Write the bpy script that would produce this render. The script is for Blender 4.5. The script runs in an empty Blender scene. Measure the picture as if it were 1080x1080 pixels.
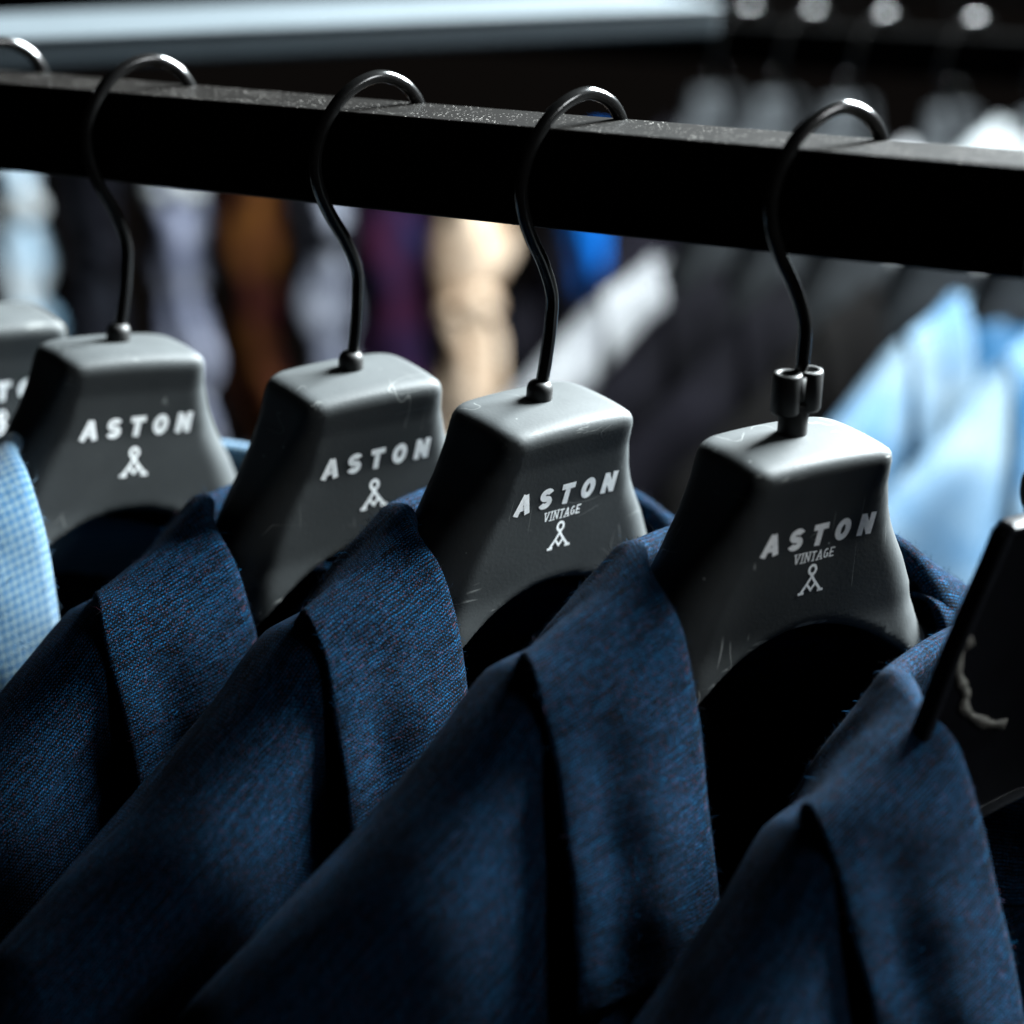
import bpy, bmesh, math, random
import numpy as np
from mathutils import Matrix, Vector
from mathutils.bvhtree import BVHTree

scene = bpy.context.scene
COL = scene.collection
random.seed(7)
MM = 0.001
sm = lambda a, b, x: (lambda t: t * t * (3 - 2 * t))(np.clip((np.asarray(x, float) - a) / (b - a), 0, 1))

# ------------------------------------------------------------------ helpers
def link(o, parent=None):
    COL.objects.link(o)
    if parent is not None:
        o.parent = parent
    return o

def thing(name, label, cat, group=None, matrix=None):
    o = bpy.data.objects.new(name, None)
    o.empty_display_size = 0.02
    COL.objects.link(o)
    o['label'] = label; o['category'] = cat
    if group: o['group'] = group
    if matrix is not None: o.matrix_world = matrix
    return o

def tag(o, label, cat, group=None):
    o['label'] = label; o['category'] = cat
    if group: o['group'] = group
    return o

def mesh_obj(name, verts, faces, mat, parent=None, smooth=True, uvs=None, recalc=True):
    """verts in millimetres (x right, y front, z up) -> Blender local metres (x, -y, z)"""
    me = bpy.data.meshes.new(name)
    V = np.asarray(verts, float) * MM
    V = V * np.array([1, -1, 1])
    me.from_pydata(V.tolist(), [], [tuple(int(i) for i in f) for f in faces])
    if uvs is not None:
        l = me.uv_layers.new(name='UVMap')
        idx = np.zeros(len(me.loops), np.int32)
        me.loops.foreach_get('vertex_index', idx)
        l.data.foreach_set('uv', np.asarray(uvs, float)[idx].ravel())
    if recalc:
        bm = bmesh.new(); bm.from_mesh(me)
        bmesh.ops.recalc_face_normals(bm, faces=bm.faces)
        bm.to_mesh(me); bm.free()
    me.polygons.foreach_set('use_smooth', [smooth] * len(me.polygons))
    me.materials.append(mat)
    o = bpy.data.objects.new(name, me)
    return link(o, parent)

def bake(o):
    """apply the object's modifiers without operators"""
    dg = bpy.context.evaluated_depsgraph_get(); dg.update()
    me = bpy.data.meshes.new_from_object(o.evaluated_get(dg), preserve_all_data_layers=True, depsgraph=dg)
    o.modifiers.clear(); o.data = me
    me.name = o.name
    return o

def bevel(o, w, seg=3, ang=35):
    m = o.modifiers.new('b', 'BEVEL'); m.width = w; m.segments = seg; m.limit_method = 'ANGLE'; m.angle_limit = math.radians(ang)
    return bake(o)

def spline(P, n):
    """Catmull-Rom through rows of P, n samples"""
    P = np.asarray(P, float); k = len(P)
    Q = np.vstack([2 * P[0] - P[1], P, 2 * P[-1] - P[-2]])
    t = np.linspace(0, k - 1, n); i = np.minimum(t.astype(int), k - 2); f = (t - i)[:, None]
    a, b, c, d = Q[i], Q[i + 1], Q[i + 2], Q[i + 3]
    return .5 * ((2 * b) + (-a + c) * f + (2 * a - 5 * b + 4 * c - d) * f ** 2 + (-a + 3 * b - 3 * c + d) * f ** 3)

def grid_faces(n, m, off=0, close_u=False, close_v=False):
    F = []
    for i in range(n if close_u else n - 1):
        for j in range(m if close_v else m - 1):
            a, b = i, (i + 1) % n; c, d = j, (j + 1) % m
            F.append((off + a * m + c, off + b * m + c, off + b * m + d, off + a * m + d))
    return F

def tube(path, rad, seg=14, cap=True):
    P = np.asarray(path, float); n = len(P)
    rad = np.broadcast_to(np.asarray(rad, float), (n,))
    T = np.gradient(P, axis=0); T /= np.linalg.norm(T, axis=1)[:, None]
    u = np.cross(T[0], [0, 1, 0.1]); u /= np.linalg.norm(u)
    V = []
    for i in range(n):
        u = u - T[i] * np.dot(u, T[i]); u /= np.linalg.norm(u)
        w = np.cross(T[i], u)
        for k in range(seg):
            a = 2 * math.pi * k / seg
            V.append(P[i] + rad[i] * (math.cos(a) * u + math.sin(a) * w))
    F = grid_faces(n, seg, close_v=True)
    if cap:
        F.append(tuple(range(seg))); F.append(tuple((n - 1) * seg + k for k in range(seg)))
    return np.array(V), F

def lathe(prof, seg=24, c=(0, 0, 0)):
    V = []
    for r, z in prof:
        for k in range(seg):
            a = 2 * math.pi * k / seg
            V.append((c[0] + r * math.cos(a), c[1] + r * math.sin(a), c[2] + z))
    F = grid_faces(len(prof), seg, close_v=True)
    F.append(tuple(range(seg))); F.append(tuple((len(prof) - 1) * seg + k for k in range(seg)))
    return np.array(V), F

def join(parts):
    V = []; F = []; o = 0
    for v, f in parts:
        V.append(np.asarray(v, float)); F += [tuple(i + o for i in q) for q in f]; o += len(v)
    return np.vstack(V), F

# ------------------------------------------------------------------ node materials
class N:
    def __init__(s, name):
        s.m = bpy.data.materials.new(name); s.m.use_nodes = True
        s.t = s.m.node_tree; s.b = s.t.nodes['Principled BSDF']
    def n(s, typ, **kw):
        x = s.t.nodes.new(typ)
        for k, v in kw.items(): setattr(x, k, v)
        return x
    def l(s, a, b): s.t.links.new(a, b)
    def set(s, **kw):
        for k, v in kw.items():
            k = k.replace('_', ' ')
            s.b.inputs[k].default_value = (*v, 1) if isinstance(v, tuple) and len(v) == 3 else v
    def put(s, sock, v):
        if hasattr(v, 'is_output'): s.l(v, sock)
        else: sock.default_value = v
    def math(s, op, a, b=0.0, c=0.0, clamp=False):
        x = s.n('ShaderNodeMath', operation=op, use_clamp=clamp)
        for i, v in enumerate((a, b, c)): s.put(x.inputs[i], v)
        return x.outputs[0]
    def mix(s, f, a, b):
        x = s.n('ShaderNodeMix', data_type='RGBA')
        s.put(x.inputs[0], f)
        for i, v in ((6, a), (7, b)):
            s.put(x.inputs[i], (*v, 1) if isinstance(v, tuple) else v)
        return x.outputs[2]
    def ramp(s, f, lo, hi):
        x = s.n('ShaderNodeMapRange', clamp=True)
        s.put(x.inputs[0], f); x.inputs[1].default_value = lo; x.inputs[2].default_value = hi
        return x.outputs[0]
    def noise(s, vec, scale, detail=2.0, rough=.5, dist=0.0):
        x = s.n('ShaderNodeTexNoise'); x.inputs['Scale'].default_value = scale
        x.inputs['Detail'].default_value = detail; x.inputs['Roughness'].default_value = rough
        x.inputs['Distortion'].default_value = dist
        s.l(vec, x.inputs['Vector']); return x.outputs[0]
    def coord(s, which='Object', offset=True):
        c = s.n('ShaderNodeTexCoord').outputs[which]
        if not offset: return c
        oi = s.n('ShaderNodeObjectInfo')
        r = s.math('MULTIPLY', oi.outputs['Random'], 37.0)
        v = s.n('ShaderNodeVectorMath', operation='ADD'); s.l(c, v.inputs[0])
        cb = s.n('ShaderNodeCombineXYZ')
        for i in range(3): s.l(r, cb.inputs[i])
        s.l(cb.outputs[0], v.inputs[1]); return v.outputs[0]
    def bump(s, h, strength=.3, dist=.001):
        b = s.n('ShaderNodeBump'); b.inputs['Strength'].default_value = strength; b.inputs['Distance'].default_value = dist
        s.l(h, b.inputs['Height']); s.l(b.outputs[0], s.b.inputs['Normal'])

def mat_rubber(name, base, scuff, wear=1.0, dens=0.0):
    k = N(name); c = k.coord()
    big = k.noise(c, 45, 4, .6)
    fine = k.noise(c, 900, 2, .6)
    col = k.mix(k.ramp(big, .3, .75), tuple(x * .86 for x in base), tuple(min(1, x * 1.14) for x in base))
    # hairline scratches: thin level sets of stretched noise, only in patches
    def lines(sx, sy, sz, w, lo, hi, sc):
        mp = k.n('ShaderNodeMapping'); mp.inputs['Scale'].default_value = (sx, sy, sz)
        k.l(c, mp.inputs['Vector'])
        n = k.noise(mp.outputs[0], sc, 1.0, .4, .1)
        d = k.math('ABSOLUTE', k.math('SUBTRACT', n, .5))
        ln = k.ramp(d, w, w * .2)
        msk = k.ramp(k.noise(c, 55, 1.0), lo, hi)
        return k.math('MULTIPLY', ln, msk)
    s1 = lines(1, 1, .12, .0045, .60 - dens, .66 - dens, 70)
    s2 = lines(.30, .4, 1, .0035, .62 - dens, .68 - dens, 80)
    sc = k.math('MULTIPLY', k.math('MAXIMUM', s1, s2), .32 * wear)
    pt = k.n('ShaderNodeNewGeometry').outputs['Pointiness']
    mp = k.n('ShaderNodeMapping'); mp.inputs['Scale'].default_value = (.35, 1, 1.6); k.l(c, mp.inputs['Vector'])
    rub = k.math('MULTIPLY', k.ramp(pt, .515, .545), k.ramp(k.noise(mp.outputs[0], 190, 3, .7), .60, .70))
    sc = k.math('MAXIMUM', sc, k.math('MULTIPLY', rub, .5 * wear))
    vor = k.n('ShaderNodeTexVoronoi'); vor.inputs['Scale'].default_value = 160; k.l(c, vor.inputs['Vector'])
    dots = k.math('MULTIPLY', k.ramp(vor.outputs['Distance'], .075, .03), k.ramp(k.noise(c, 70, 1), .55, .62))
    sc = k.math('MAXIMUM', sc, k.math('MULTIPLY', dots, .6 * wear))
    col = k.mix(sc, col, scuff)
    k.l(col, k.b.inputs['Base Color'])
    k.l(k.math('ADD', k.math('MULTIPLY', big, .12), .56), k.b.inputs['Roughness'])
    k.bump(fine, .12, .0004)
    k.set(Specular_IOR_Level=.14)
    return k.m

def mat_plain(name, base, rough=.5, metal=0.0, bump=0.0, bscale=300, spec=.5, var=.15):
    k = N(name); c = k.coord()
    n = k.noise(c, bscale * .2, 3)
    col = k.mix(k.ramp(n, .3, .7), tuple(x * (1 - var) for x in base), tuple(min(1, x * (1 + var)) for x in base))
    k.l(col, k.b.inputs['Base Color'])
    k.set(Roughness=rough, Metallic=metal, Specular_IOR_Level=spec)
    if bump: k.bump(k.noise(c, bscale, 3), bump, .0008)
    return k.m

def mat_rail(name):
    k = N(name); c = k.coord(offset=False)
    g = k.noise(c, 1500, 2, .6)
    vor = k.n('ShaderNodeTexVoronoi'); vor.inputs['Scale'].default_value = 1250; k.l(c, vor.inputs['Vector'])
    vr = k.n('ShaderNodeSeparateColor'); k.l(vor.outputs['Color'], vr.inputs[0])
    geo = k.n('ShaderNodeNewGeometry'); sx = k.n('ShaderNodeSeparateXYZ'); k.l(geo.outputs['Normal'], sx.inputs[0])
    up = k.ramp(sx.outputs[2], .6, .9)          # dust lies on upward faces only
    patch = k.ramp(k.noise(c, 60, 2), .38, .70)
    d = k.math('MULTIPLY', k.ramp(vor.outputs['Distance'], .40, .2), k.ramp(vr.outputs[0], .78, .86))
    d = k.math('MULTIPLY', k.math('MULTIPLY', d, up), patch)
    col = k.mix(k.math('MULTIPLY', d, .8), (.0022, .0018, .0015), (.34, .32, .30))
    k.l(col, k.b.inputs['Base Color'])
    k.l(k.math('ADD', k.math('MULTIPLY', up, .3), .32), k.b.inputs['Roughness'])
    k.set(Specular_IOR_Level=.03)
    k.bump(k.math('ADD', g, k.math('MULTIPLY', d, 1.5)), .25, .0004)
    return k.m

def mat_weave(name, dark, light, speck, P=1.2, amp=1.0, sheen=.25):
    """small two colour check with twill lines; UVs are millimetres on the cloth"""
    k = N(name)
    uv = k.n('ShaderNodeTexCoord').outputs['UV']
    wob = k.n('ShaderNodeTexNoise'); wob.inputs['Scale'].default_value = .18; wob.inputs['Detail'].default_value = 2
    k.l(uv, wob.inputs['Vector'])
    sub = k.n('ShaderNodeVectorMath', operation='SUBTRACT'); k.l(wob.outputs['Color'], sub.inputs[0]); sub.inputs[1].default_value = (.5, .5, .5)
    scl = k.n('ShaderNodeVectorMath', operation='SCALE'); k.l(sub.outputs[0], scl.inputs[0]); scl.inputs['Scale'].default_value = 1.6
    add = k.n('ShaderNodeVectorMath', operation='ADD'); k.l(uv, add.inputs[0]); k.l(scl.outputs[0], add.inputs[1])
    s = k.n('ShaderNodeSeparateXYZ'); k.l(add.outputs[0], s.inputs[0])
    u, v = s.outputs[0], s.outputs[1]
    w = 2 * math.pi / P
    a = k.math('SINE', k.math('MULTIPLY', u, w))
    b = k.math('SINE', k.math('MULTIPLY', v, w))
    tw = k.math('SINE', k.math('MULTIPLY', k.math('ADD', u, k.math('MULTIPLY', v, .9)), 2 * math.pi / .52))
    fib = k.noise(add.outputs[0], 3.2, 3, .7)
    patch = k.noise(add.outputs[0], .35, 3, .6)
    mpv = k.n('ShaderNodeMapping'); mpv.inputs['Scale'].default_value = (.45, 1.9, 1); k.l(add.outputs[0], mpv.inputs['Vector'])
    yarn = k.noise(mpv.outputs[0], 1.15, 3, .65)
    mph = k.n('ShaderNodeMapping'); mph.inputs['Scale'].default_value = (.05, .5, 1); k.l(add.outputs[0], mph.inputs['Vector'])
    band = k.noise(mph.outputs[0], 1.0, 2, .6)
    ck = k.math('ADD', k.math('MULTIPLY', k.math('MULTIPLY', a, b), .36), k.math('MULTIPLY', b, .26))
    ck = k.math('ADD', ck, k.math('MULTIPLY', tw, .10))
    ck = k.math('ADD', ck, k.math('MULTIPLY', k.math('SUBTRACT', fib, .5), 1.8 * amp))
    ck = k.math('ADD', ck, k.math('MULTIPLY', k.math('SUBTRACT', yarn, .5), 1.0 * amp))
    ck = k.math('ADD', ck, k.math('MULTIPLY', k.math('SUBTRACT', patch, .5), .55))
    ck = k.math('ADD', ck, k.math('MULTIPLY', k.math('SUBTRACT', band, .5), .8))
    f = k.math('POWER', k.ramp(ck, -.10, 1.0), 1.35)
    col = k.mix(f, dark, light)
    vor = k.n('ShaderNodeTexVoronoi'); vor.inputs['Scale'].default_value = 2.3; k.l(add.outputs[0], vor.inputs['Vector'])
    vc = k.n('ShaderNodeSeparateColor'); k.l(vor.outputs['Color'], vc.inputs[0])
    sp = k.math('MULTIPLY', k.ramp(vc.outputs[0], .80, .9), k.ramp(vor.outputs['Distance'], .5, .25))
    col = k.mix(k.math('MULTIPLY', sp, .75), col, speck)
    k.l(col, k.b.inputs['Base Color'])
    k.set(Roughness=.95, Specular_IOR_Level=.04, Sheen_Weight=sheen, Sheen_Roughness=.45)
    k.b.inputs['Sheen Tint'].default_value = (.35, .62, 1, 1)
    k.bump(k.math('ADD', k.math('MULTIPLY', f, .6), fib), .6, .0006)
    return k.m

def mat_gingham(name, white, blue, P=2.9):
    k = N(name)
    uv = k.n('ShaderNodeTexCoord').outputs['UV']
    s = k.n('ShaderNodeSeparateXYZ'); k.l(uv, s.inputs[0])
    w = 2 * math.pi / P
    a = k.ramp(k.math('SINE', k.math('MULTIPLY', s.outputs[0], w)), -.4, .4)
    b = k.ramp(k.math('SINE', k.math('MULTIPLY', s.outputs[1], w)), -.4, .4)
    fib = k.noise(uv, 3.0, 3, .7)
    f = k.math('ADD', k.math('MULTIPLY', a, .42), k.math('MULTIPLY', b, .58))
    f = k.math('ADD', f, k.math('ADD', k.math('MULTIPLY', k.math('SUBTRACT', fib, .5), .6), .08), clamp=True)
    k.l(k.mix(f, white, blue), k.b.inputs['Base Color'])
    k.set(Roughness=.9, Specular_IOR_Level=.15, Sheen_Weight=.2)
    k.bump(fib, .4, .0005)
    return k.m

def mat_cloth(name, base, alt=None, scale=30, sheen=0.0):
    k = N(name); c = k.coord()
    base = tuple(x * .50 for x in base); alt = tuple(x * .45 for x in alt)
    n = k.noise(c, scale, 3, .6)
    alt = alt or tuple(x * .7 for x in base)
    k.l(k.mix(k.ramp(n, .38, .62), base, alt), k.b.inputs['Base Color'])
    k.set(Roughness=.95, Specular_IOR_Level=.03, Sheen_Weight=sheen)
    k.bump(k.noise(c, 600, 2), .3, .0006)
    return k.m

RUBBER_WORN = mat_rubber('scuffed_hanger_rubber', (.029, .032, .033), (.30, .31, .30), 1.9, .07)
RUBBER = mat_rubber('hanger_rubber', (.029, .032, .033), (.31, .32, .31))
BLACKPL = mat_plain('black_plastic', (.003, .0035, .005), .45, 0, .1, 500, .14)
WIRE = mat_plain('black_wire', (.0045, .0045, .0045), .17, .0, .05, 900, .55)
FERR = mat_plain('black_ferrule', (.007, .007, .007), .5, 0, .05, 500, .22)
PRINT = mat_plain('white_print', (.90, .92, .92), .5, 0, 0, 2500, .3, .10)
RAILM = mat_rail('rail_powder_coat')
NAVY = mat_weave('navy_wool', (.0003, .0005, .0010), (.0040, .070, .168), (.070, .028, .040), sheen=0.0)
GING = mat_gingham('light_blue_gingham', (.052, .088, .110), (.003, .040, .090))
LINING = mat_plain('jacket_lining', (.004, .004, .005), .8, 0, 0, 200, .1)
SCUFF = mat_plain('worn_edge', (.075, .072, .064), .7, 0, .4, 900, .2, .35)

# ------------------------------------------------------------------ hanger solid (distance field + surface nets)
def smin(a, b, k):
    h = np.clip(.5 + .5 * (b - a) / k, 0, 1)
    return b * (1 - h) + a * h - k * h * (1 - h)
def smax(a, b, k): return -smin(-a, -b, k)

def lerp_tab(z, tab):
    t = np.array(sorted(tab)); return np.interp(z, t[:, 0], t[:, 1])

def hanger_sdf(X, Y, Z):
    ax = np.sqrt(X * X + 1.0)
    w = lerp_tab(Z, [(4, 25.2), (0, 25.8), (-6, 26.6), (-14, 28.6), (-24, 32.4), (-34, 37.6), (-44, 43.6), (-54, 48.6), (-64, 51.2), (-90, 52)])
    yf = lerp_tab(Z, [(4, 22.0), (-4, 21.0), (-14, 18.5), (-30, 16.0), (-60, 14.6), (-100, 14.6)])
    yb = lerp_tab(Z, [(4, -15.5), (0, -15.8), (-30, -17.5), (-60, -18), (-100, -18)])
    rf = lerp_tab(Z, [(4, 5.0), (-6, 5.5), (-30, 11.0), (-60, 15.0)])
    rb = lerp_tab(Z, [(4, 9.0), (-30, 12.0), (-60, 15.0)])
    yc = (yf + yb) / 2; hy = (yf - yb) / 2
    yy = Y - yc
    r = np.where(yy > 0, rf, rb)
    qx = np.abs(X) - (w - r); qy = np.abs(yy) - (hy - r)
    d2 = np.sqrt(np.maximum(qx, 0) ** 2 + np.maximum(qy, 0) ** 2) + np.minimum(np.maximum(qx, qy), 0) - r
    d2 = d2 * .92
    ztop = 0.4 - 1.0 * (X / 22) ** 2 - 1.5 * ((Y - 3) / 20) ** 2
    neck = smax(d2, Z - ztop, 5.0)
    # wings
    a = np.maximum(ax - 40, 0)
    zt = -66 - .52 * a
    zb = -96 - .47 * a
    yw = -1 + 20 * (a / 165) ** 2
    hz = (zt - zb) / 2; hy2 = 14.2 - 3 * np.clip(a / 165, 0, 1)
    qy = np.abs(Y - yw) - (hy2 - 9); qz = np.abs(Z - (zt + zb) / 2) * .87 - (hz * .87 - 9)
    wing = np.sqrt(np.maximum(qy, 0) ** 2 + np.maximum(qz, 0) ** 2) + np.minimum(np.maximum(qy, qz), 0) - 9
    wing = smax(wing, ax - 196, 8)
    f = smin(neck, wing, 12)
    arch = -58.2 - X * X / 96.0
    f = smax(f, (arch - Z) * .8, 2.2)
    return f

def surface_nets(fun, lo, hi, h):
    n = [int(math.ceil((hi[i] - lo[i]) / h)) + 1 for i in range(3)]
    g = [lo[i] + h * np.arange(n[i]) for i in range(3)]
    X, Y, Z = np.meshgrid(*g, indexing='ij')
    Fv = fun(X, Y, Z)
    ins = Fv < 0
    cs = [n[i] - 1 for i in range(3)]
    acc = np.zeros((*cs, 3)); cnt = np.zeros(cs)
    corners = [(i, j, k) for i in (0, 1) for j in (0, 1) for k in (0, 1)]
    sl = lambda c: tuple(slice(c[q], c[q] + cs[q]) for q in range(3))
    for a in corners:
        for ax in range(3):
            if a[ax]: continue
            b = list(a); b[ax] = 1
            fa, fb = Fv[sl(a)], Fv[sl(b)]
            cr = (fa < 0) != (fb < 0)
            t = np.where(cr, fa / np.where(cr, fa - fb, 1), 0)
            p = np.zeros((*cs, 3))
            for q in range(3): p[..., q] = a[q]
            p[..., ax] = t
            acc += np.where(cr[..., None], p, 0); cnt += cr
    act = cnt > 0
    idx = -np.ones(cs, int); idx[act] = np.arange(act.sum())
    I = np.argwhere(act)
    P = np.array(lo) + h * (I + acc[act] / cnt[act][:, None])
    faces = []
    for ax in range(3):
        u, v = [(1, 2), (2, 0), (0, 1)][ax]
        s0 = [slice(1, n[q] - 1) for q in range(3)]; s1 = list(s0)
        s0[ax] = slice(0, n[ax] - 1); s1[ax] = slice(1, n[ax])
        A, B = ins[tuple(s0)], ins[tuple(s1)]
        for e in np.argwhere(A != B):
            c = e.copy(); c[u] += 1; c[v] += 1
            q = []
            for du, dv in ((0, 0), (-1, 0), (-1, -1), (0, -1)):
                d = c.copy(); d[u] += du; d[v] += dv
                q.append(idx[tuple(d)])
            if min(q) < 0: continue
            faces.append(tuple(q if A[tuple(e)] else q[::-1]))
    e = .05
    for _ in range(3):
        f0 = fun(*P.T)
        G = np.stack([(fun(*(P + np.eye(3)[q] * e).T) - f0) / e for q in range(3)], 1)
        P = P - (f0 / np.maximum((G ** 2).sum(1), .2))[:, None] * G * .9
    return P, faces

HV, HF = surface_nets(hanger_sdf, (-202, -26, -186), (202, 42, 6), 1.9)

def hook_path():
    pts = [(0.6, 0, -6), (1.3, 0, 2), (2.6, 0, 13), (3.3, 0, 24), (2.8, 0, 34.5), (-1.6, 0, 45), (-7.6, 0, 55), (-11.7, 0, 64), (-12.9, 0, 72.5),
           (-10.6, 0, 81.5), (-5.2, 0, 89.8), (2.6, 0, 95.4), (11.2, 0, 97.2), (19.4, 0, 94.2), (24.6, 0, 88.8), (26.6, 0, 83.6)]
    return spline(pts, 150)

def stroke(pts, w, closed=False):
    """flat ribbon in the x,z plane with mitred joints"""
    P = np.asarray(pts, float); n = len(P); L = []; Rr = []
    for i in range(n):
        a = P[(i - 1) % n] if (closed or i > 0) else P[i]
        b = P[(i + 1) % n] if (closed or i < n - 1) else P[i]
        d1 = P[i] - a; d2 = b - P[i]
        d1 = d1 / (np.linalg.norm(d1) or 1); d2 = d2 / (np.linalg.norm(d2) or 1)
        if not d1.any(): d1 = d2
        if not d2.any(): d2 = d1
        t = d1 + d2; t /= (np.linalg.norm(t) or 1)
        nn = np.array([-t[1], t[0]]); c = max(.45, nn @ np.array([-d1[1], d1[0]]))
        L.append(P[i] + nn * w / 2 / c); Rr.append(P[i] - nn * w / 2 / c)
    V = np.array(L + Rr)
    F = [(i, (i + 1) % n, n + (i + 1) % n, n + i) for i in range(n if closed else n - 1)]
    return V, F

def arc(cx, cy, rx, ry, a0, a1, n=14):
    return [(cx + rx * math.cos(math.radians(a)), cy + ry * math.sin(math.radians(a))) for a in np.linspace(a0, a1, n)]

def letter_shapes(ch, w, h, t, serif=0.0):
    """list of (points, closed, width) strokes for one capital in a w x h box"""
    i = t / 2; S = []
    if ch == 'A':
        S = [([(i * .7, 0), (w * .5, h - i * .2)], 0, t), ([(w - i * .7, 0), (w * .5, h - i * .2)], 0, t), ([(w * .22, h * .3), (w * .78, h * .3)], 0, t * .8)]
    elif ch == 'S':
        r = (h - t) / 4
        S = [(arc(w / 2, h - i - r, w / 2 - i, r, 20, 270, 14)[:-1] + arc(w / 2, i + r, w / 2 - i, r, 90, -160, 14), 0, t)]
    elif ch == 'T':
        S = [([(0, h - i), (w, h - i)], 0, t), ([(w / 2, h - t), (w / 2, 0)], 0, t)]
    elif ch == 'O':
        S = [(arc(w / 2, h / 2, w / 2 - i, h / 2 - i, 0, 345, 24), 1, t)]
    elif ch == 'N':
        S = [([(i, 0), (i, h)], 0, t), ([(i, h - i * .6), (w - i, i * .6)], 0, t), ([(w - i, 0), (w - i, h)], 0, t)]
    elif ch == 'V':
        S = [([(i * .6, h), (w * .5, 0)], 0, t), ([(w - i * .6, h), (w * .5, 0)], 0, t)]
    elif ch == 'I':
        S = [([(w / 2, 0), (w / 2, h)], 0, t)]
    elif ch == 'G':
        S = [(arc(w / 2, h / 2, w / 2 - i, h / 2 - i, 50, 330, 18), 0, t), ([(w * .55, h * .45), (w, h * .45)], 0, t), ([(w - i, h * .45), (w - i, h * .1)], 0, t)]
    elif ch == 'E':
        S = [([(i, 0), (i, h)], 0, t), ([(0, h - i), (w, h - i)], 0, t), ([(0, h / 2), (w * .8, h / 2)], 0, t), ([(0, i), (w, i)], 0, t)]
    if serif:
        feet = {'V': [(i, h), (w - i, h)], 'I': [(w / 2, 0), (w / 2, h)], 'N': [(i, 0), (i, h), (w - i, h)], 'T': [(w / 2, 0)], 'A': [(i, 0), (w - i, 0)]}.get(ch, [])
        for x, z in feet: S.append(([(x - serif, z), (x + serif, z)], 0, t * .75))
    return S

def text_mesh(word, x0, z0, w, h, t, gap, shear=0.0, serif=0.0, widths=None):
    out = []; x = x0; lay = 0
    for ch in word:
        cw = w * (widths or {}).get(ch, 1)
        for pts, closed, tt in letter_shapes(ch, cw, h, t, serif):
            pts = np.array(pts, float)
            if not closed and len(pts) == 2:
                n = 2
            pts = np.stack([x + pts[:, 0] + shear * pts[:, 1], z0 + pts[:, 1]], 1)
            V, F = stroke(pts, tt, bool(closed)); out.append((V, F, lay % 5)); lay += 1
        x += cw + gap
    return out, x - gap - x0

def emblem(cx, zt, s=1.0):
    g = []
    P = lambda pts: [(cx + a * s, zt + b * s) for a, b in pts]
    t = .95 * s
    g.append((P(arc(0, -1.9, 1.35, 1.55, 0, 345, 18)), True, t))
    g.append((P([(.75, -3.1), (-1.6, -6.6), (-3.9, -9.6)]), False, t))
    g.append((P([(-.75, -3.1), (1.6, -6.6), (3.9, -9.6)]), False, t))
    g.append((P([(-1.9, -6.6), (0, -9.0), (1.9, -6.6)]), False, t * .9))
    g.append((P([(-5.0, -9.7), (-2.7, -9.7)]), False, t))
    g.append((P([(5.0, -9.7), (2.7, -9.7)]), False, t))
    return [(*stroke(a, w, c), i % 5) for i, (a, c, w) in enumerate(g)]

bm_ = bmesh.new()
for p in HV: bm_.verts.new((p[0], p[1], p[2]))
bm_.verts.ensure_lookup_table()
for f in HF:
    try: bm_.faces.new([bm_.verts[i] for i in f])
    except ValueError: pass
HBVH = BVHTree.FromBMesh(bm_); bm_.free()

def on_face(shapes, lift=.05):
    """lay flat x,z ribbons on the moulded front face of the hanger"""
    V = []; F = []
    for v, f, lay in shapes:
        o = len(V)
        for x, z in v:
            hit = HBVH.ray_cast(Vector((x, 80, z)), Vector((0, -1, 0)))
            y = hit[0].y if hit[0] is not None else 16
            V.append((x, y + lift + .012 * lay, z))
        F += [tuple(i + o for i in q) for q in f]
    return np.array(V), F

def logo_print(vintage):
    cx = 1.3
    W = 3.6 if not vintage else 3.7
    sh, wd = text_mesh('ASTON', 0, 0, 5.4, 7.5, 2.1, 3.28, shear=.10, widths={'A': 1.16, 'T': 1.02, 'O': 1.06, 'N': 1.04})
    sh = [(np.stack([v[:, 0] + cx - wd / 2 - .4, v[:, 1] - 30.2], 1), f, l) for v, f, l in sh]
    parts = {'brand_lettering': sh}
    if vintage:
        s2, w2 = text_mesh('VINTAGE', 0, 0, 1.75, 3.1, .42, .52, shear=.16, serif=.55, widths={'I': .55, 'N': 1.1, 'A': 1.1, 'V': 1.1})
        s2 = [(np.stack([v[:, 0] + cx - w2 / 2 - .8, v[:, 1] - 35.0], 1), f, l) for v, f, l in s2]
        parts['small_lettering'] = s2
        parts['emblem'] = emblem(cx - .6, -36.3, .95)
    else:
        parts['emblem'] = emblem(cx - .2, -34.2, 1.05)
    return parts

# ------------------------------------------------------------------ poses (fitted): local x = width, y = front, z = up
def pose(yaw, lean, roll, o):
    a, b, g = map(math.radians, (yaw, lean, roll))
    M = np.stack([[math.cos(a), math.sin(a), 0], [math.sin(a), -math.cos(a), 0], [0, 0, 1]], 1)
    Rx = np.array([[1, 0, 0], [0, math.cos(b), math.sin(b)], [0, -math.sin(b), math.cos(b)]])
    Ry = np.array([[math.cos(g), 0, math.sin(g)], [0, 1, 0], [-math.sin(g), 0, math.cos(g)]])
    R = M @ Rx @ Ry @ np.diag([1, -1, 1])
    m = Matrix.Identity(4)
    for i in range(3):
        for j in range(3): m[i][j] = R[i, j]
        m[i][3] = o[i]
    return m

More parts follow.
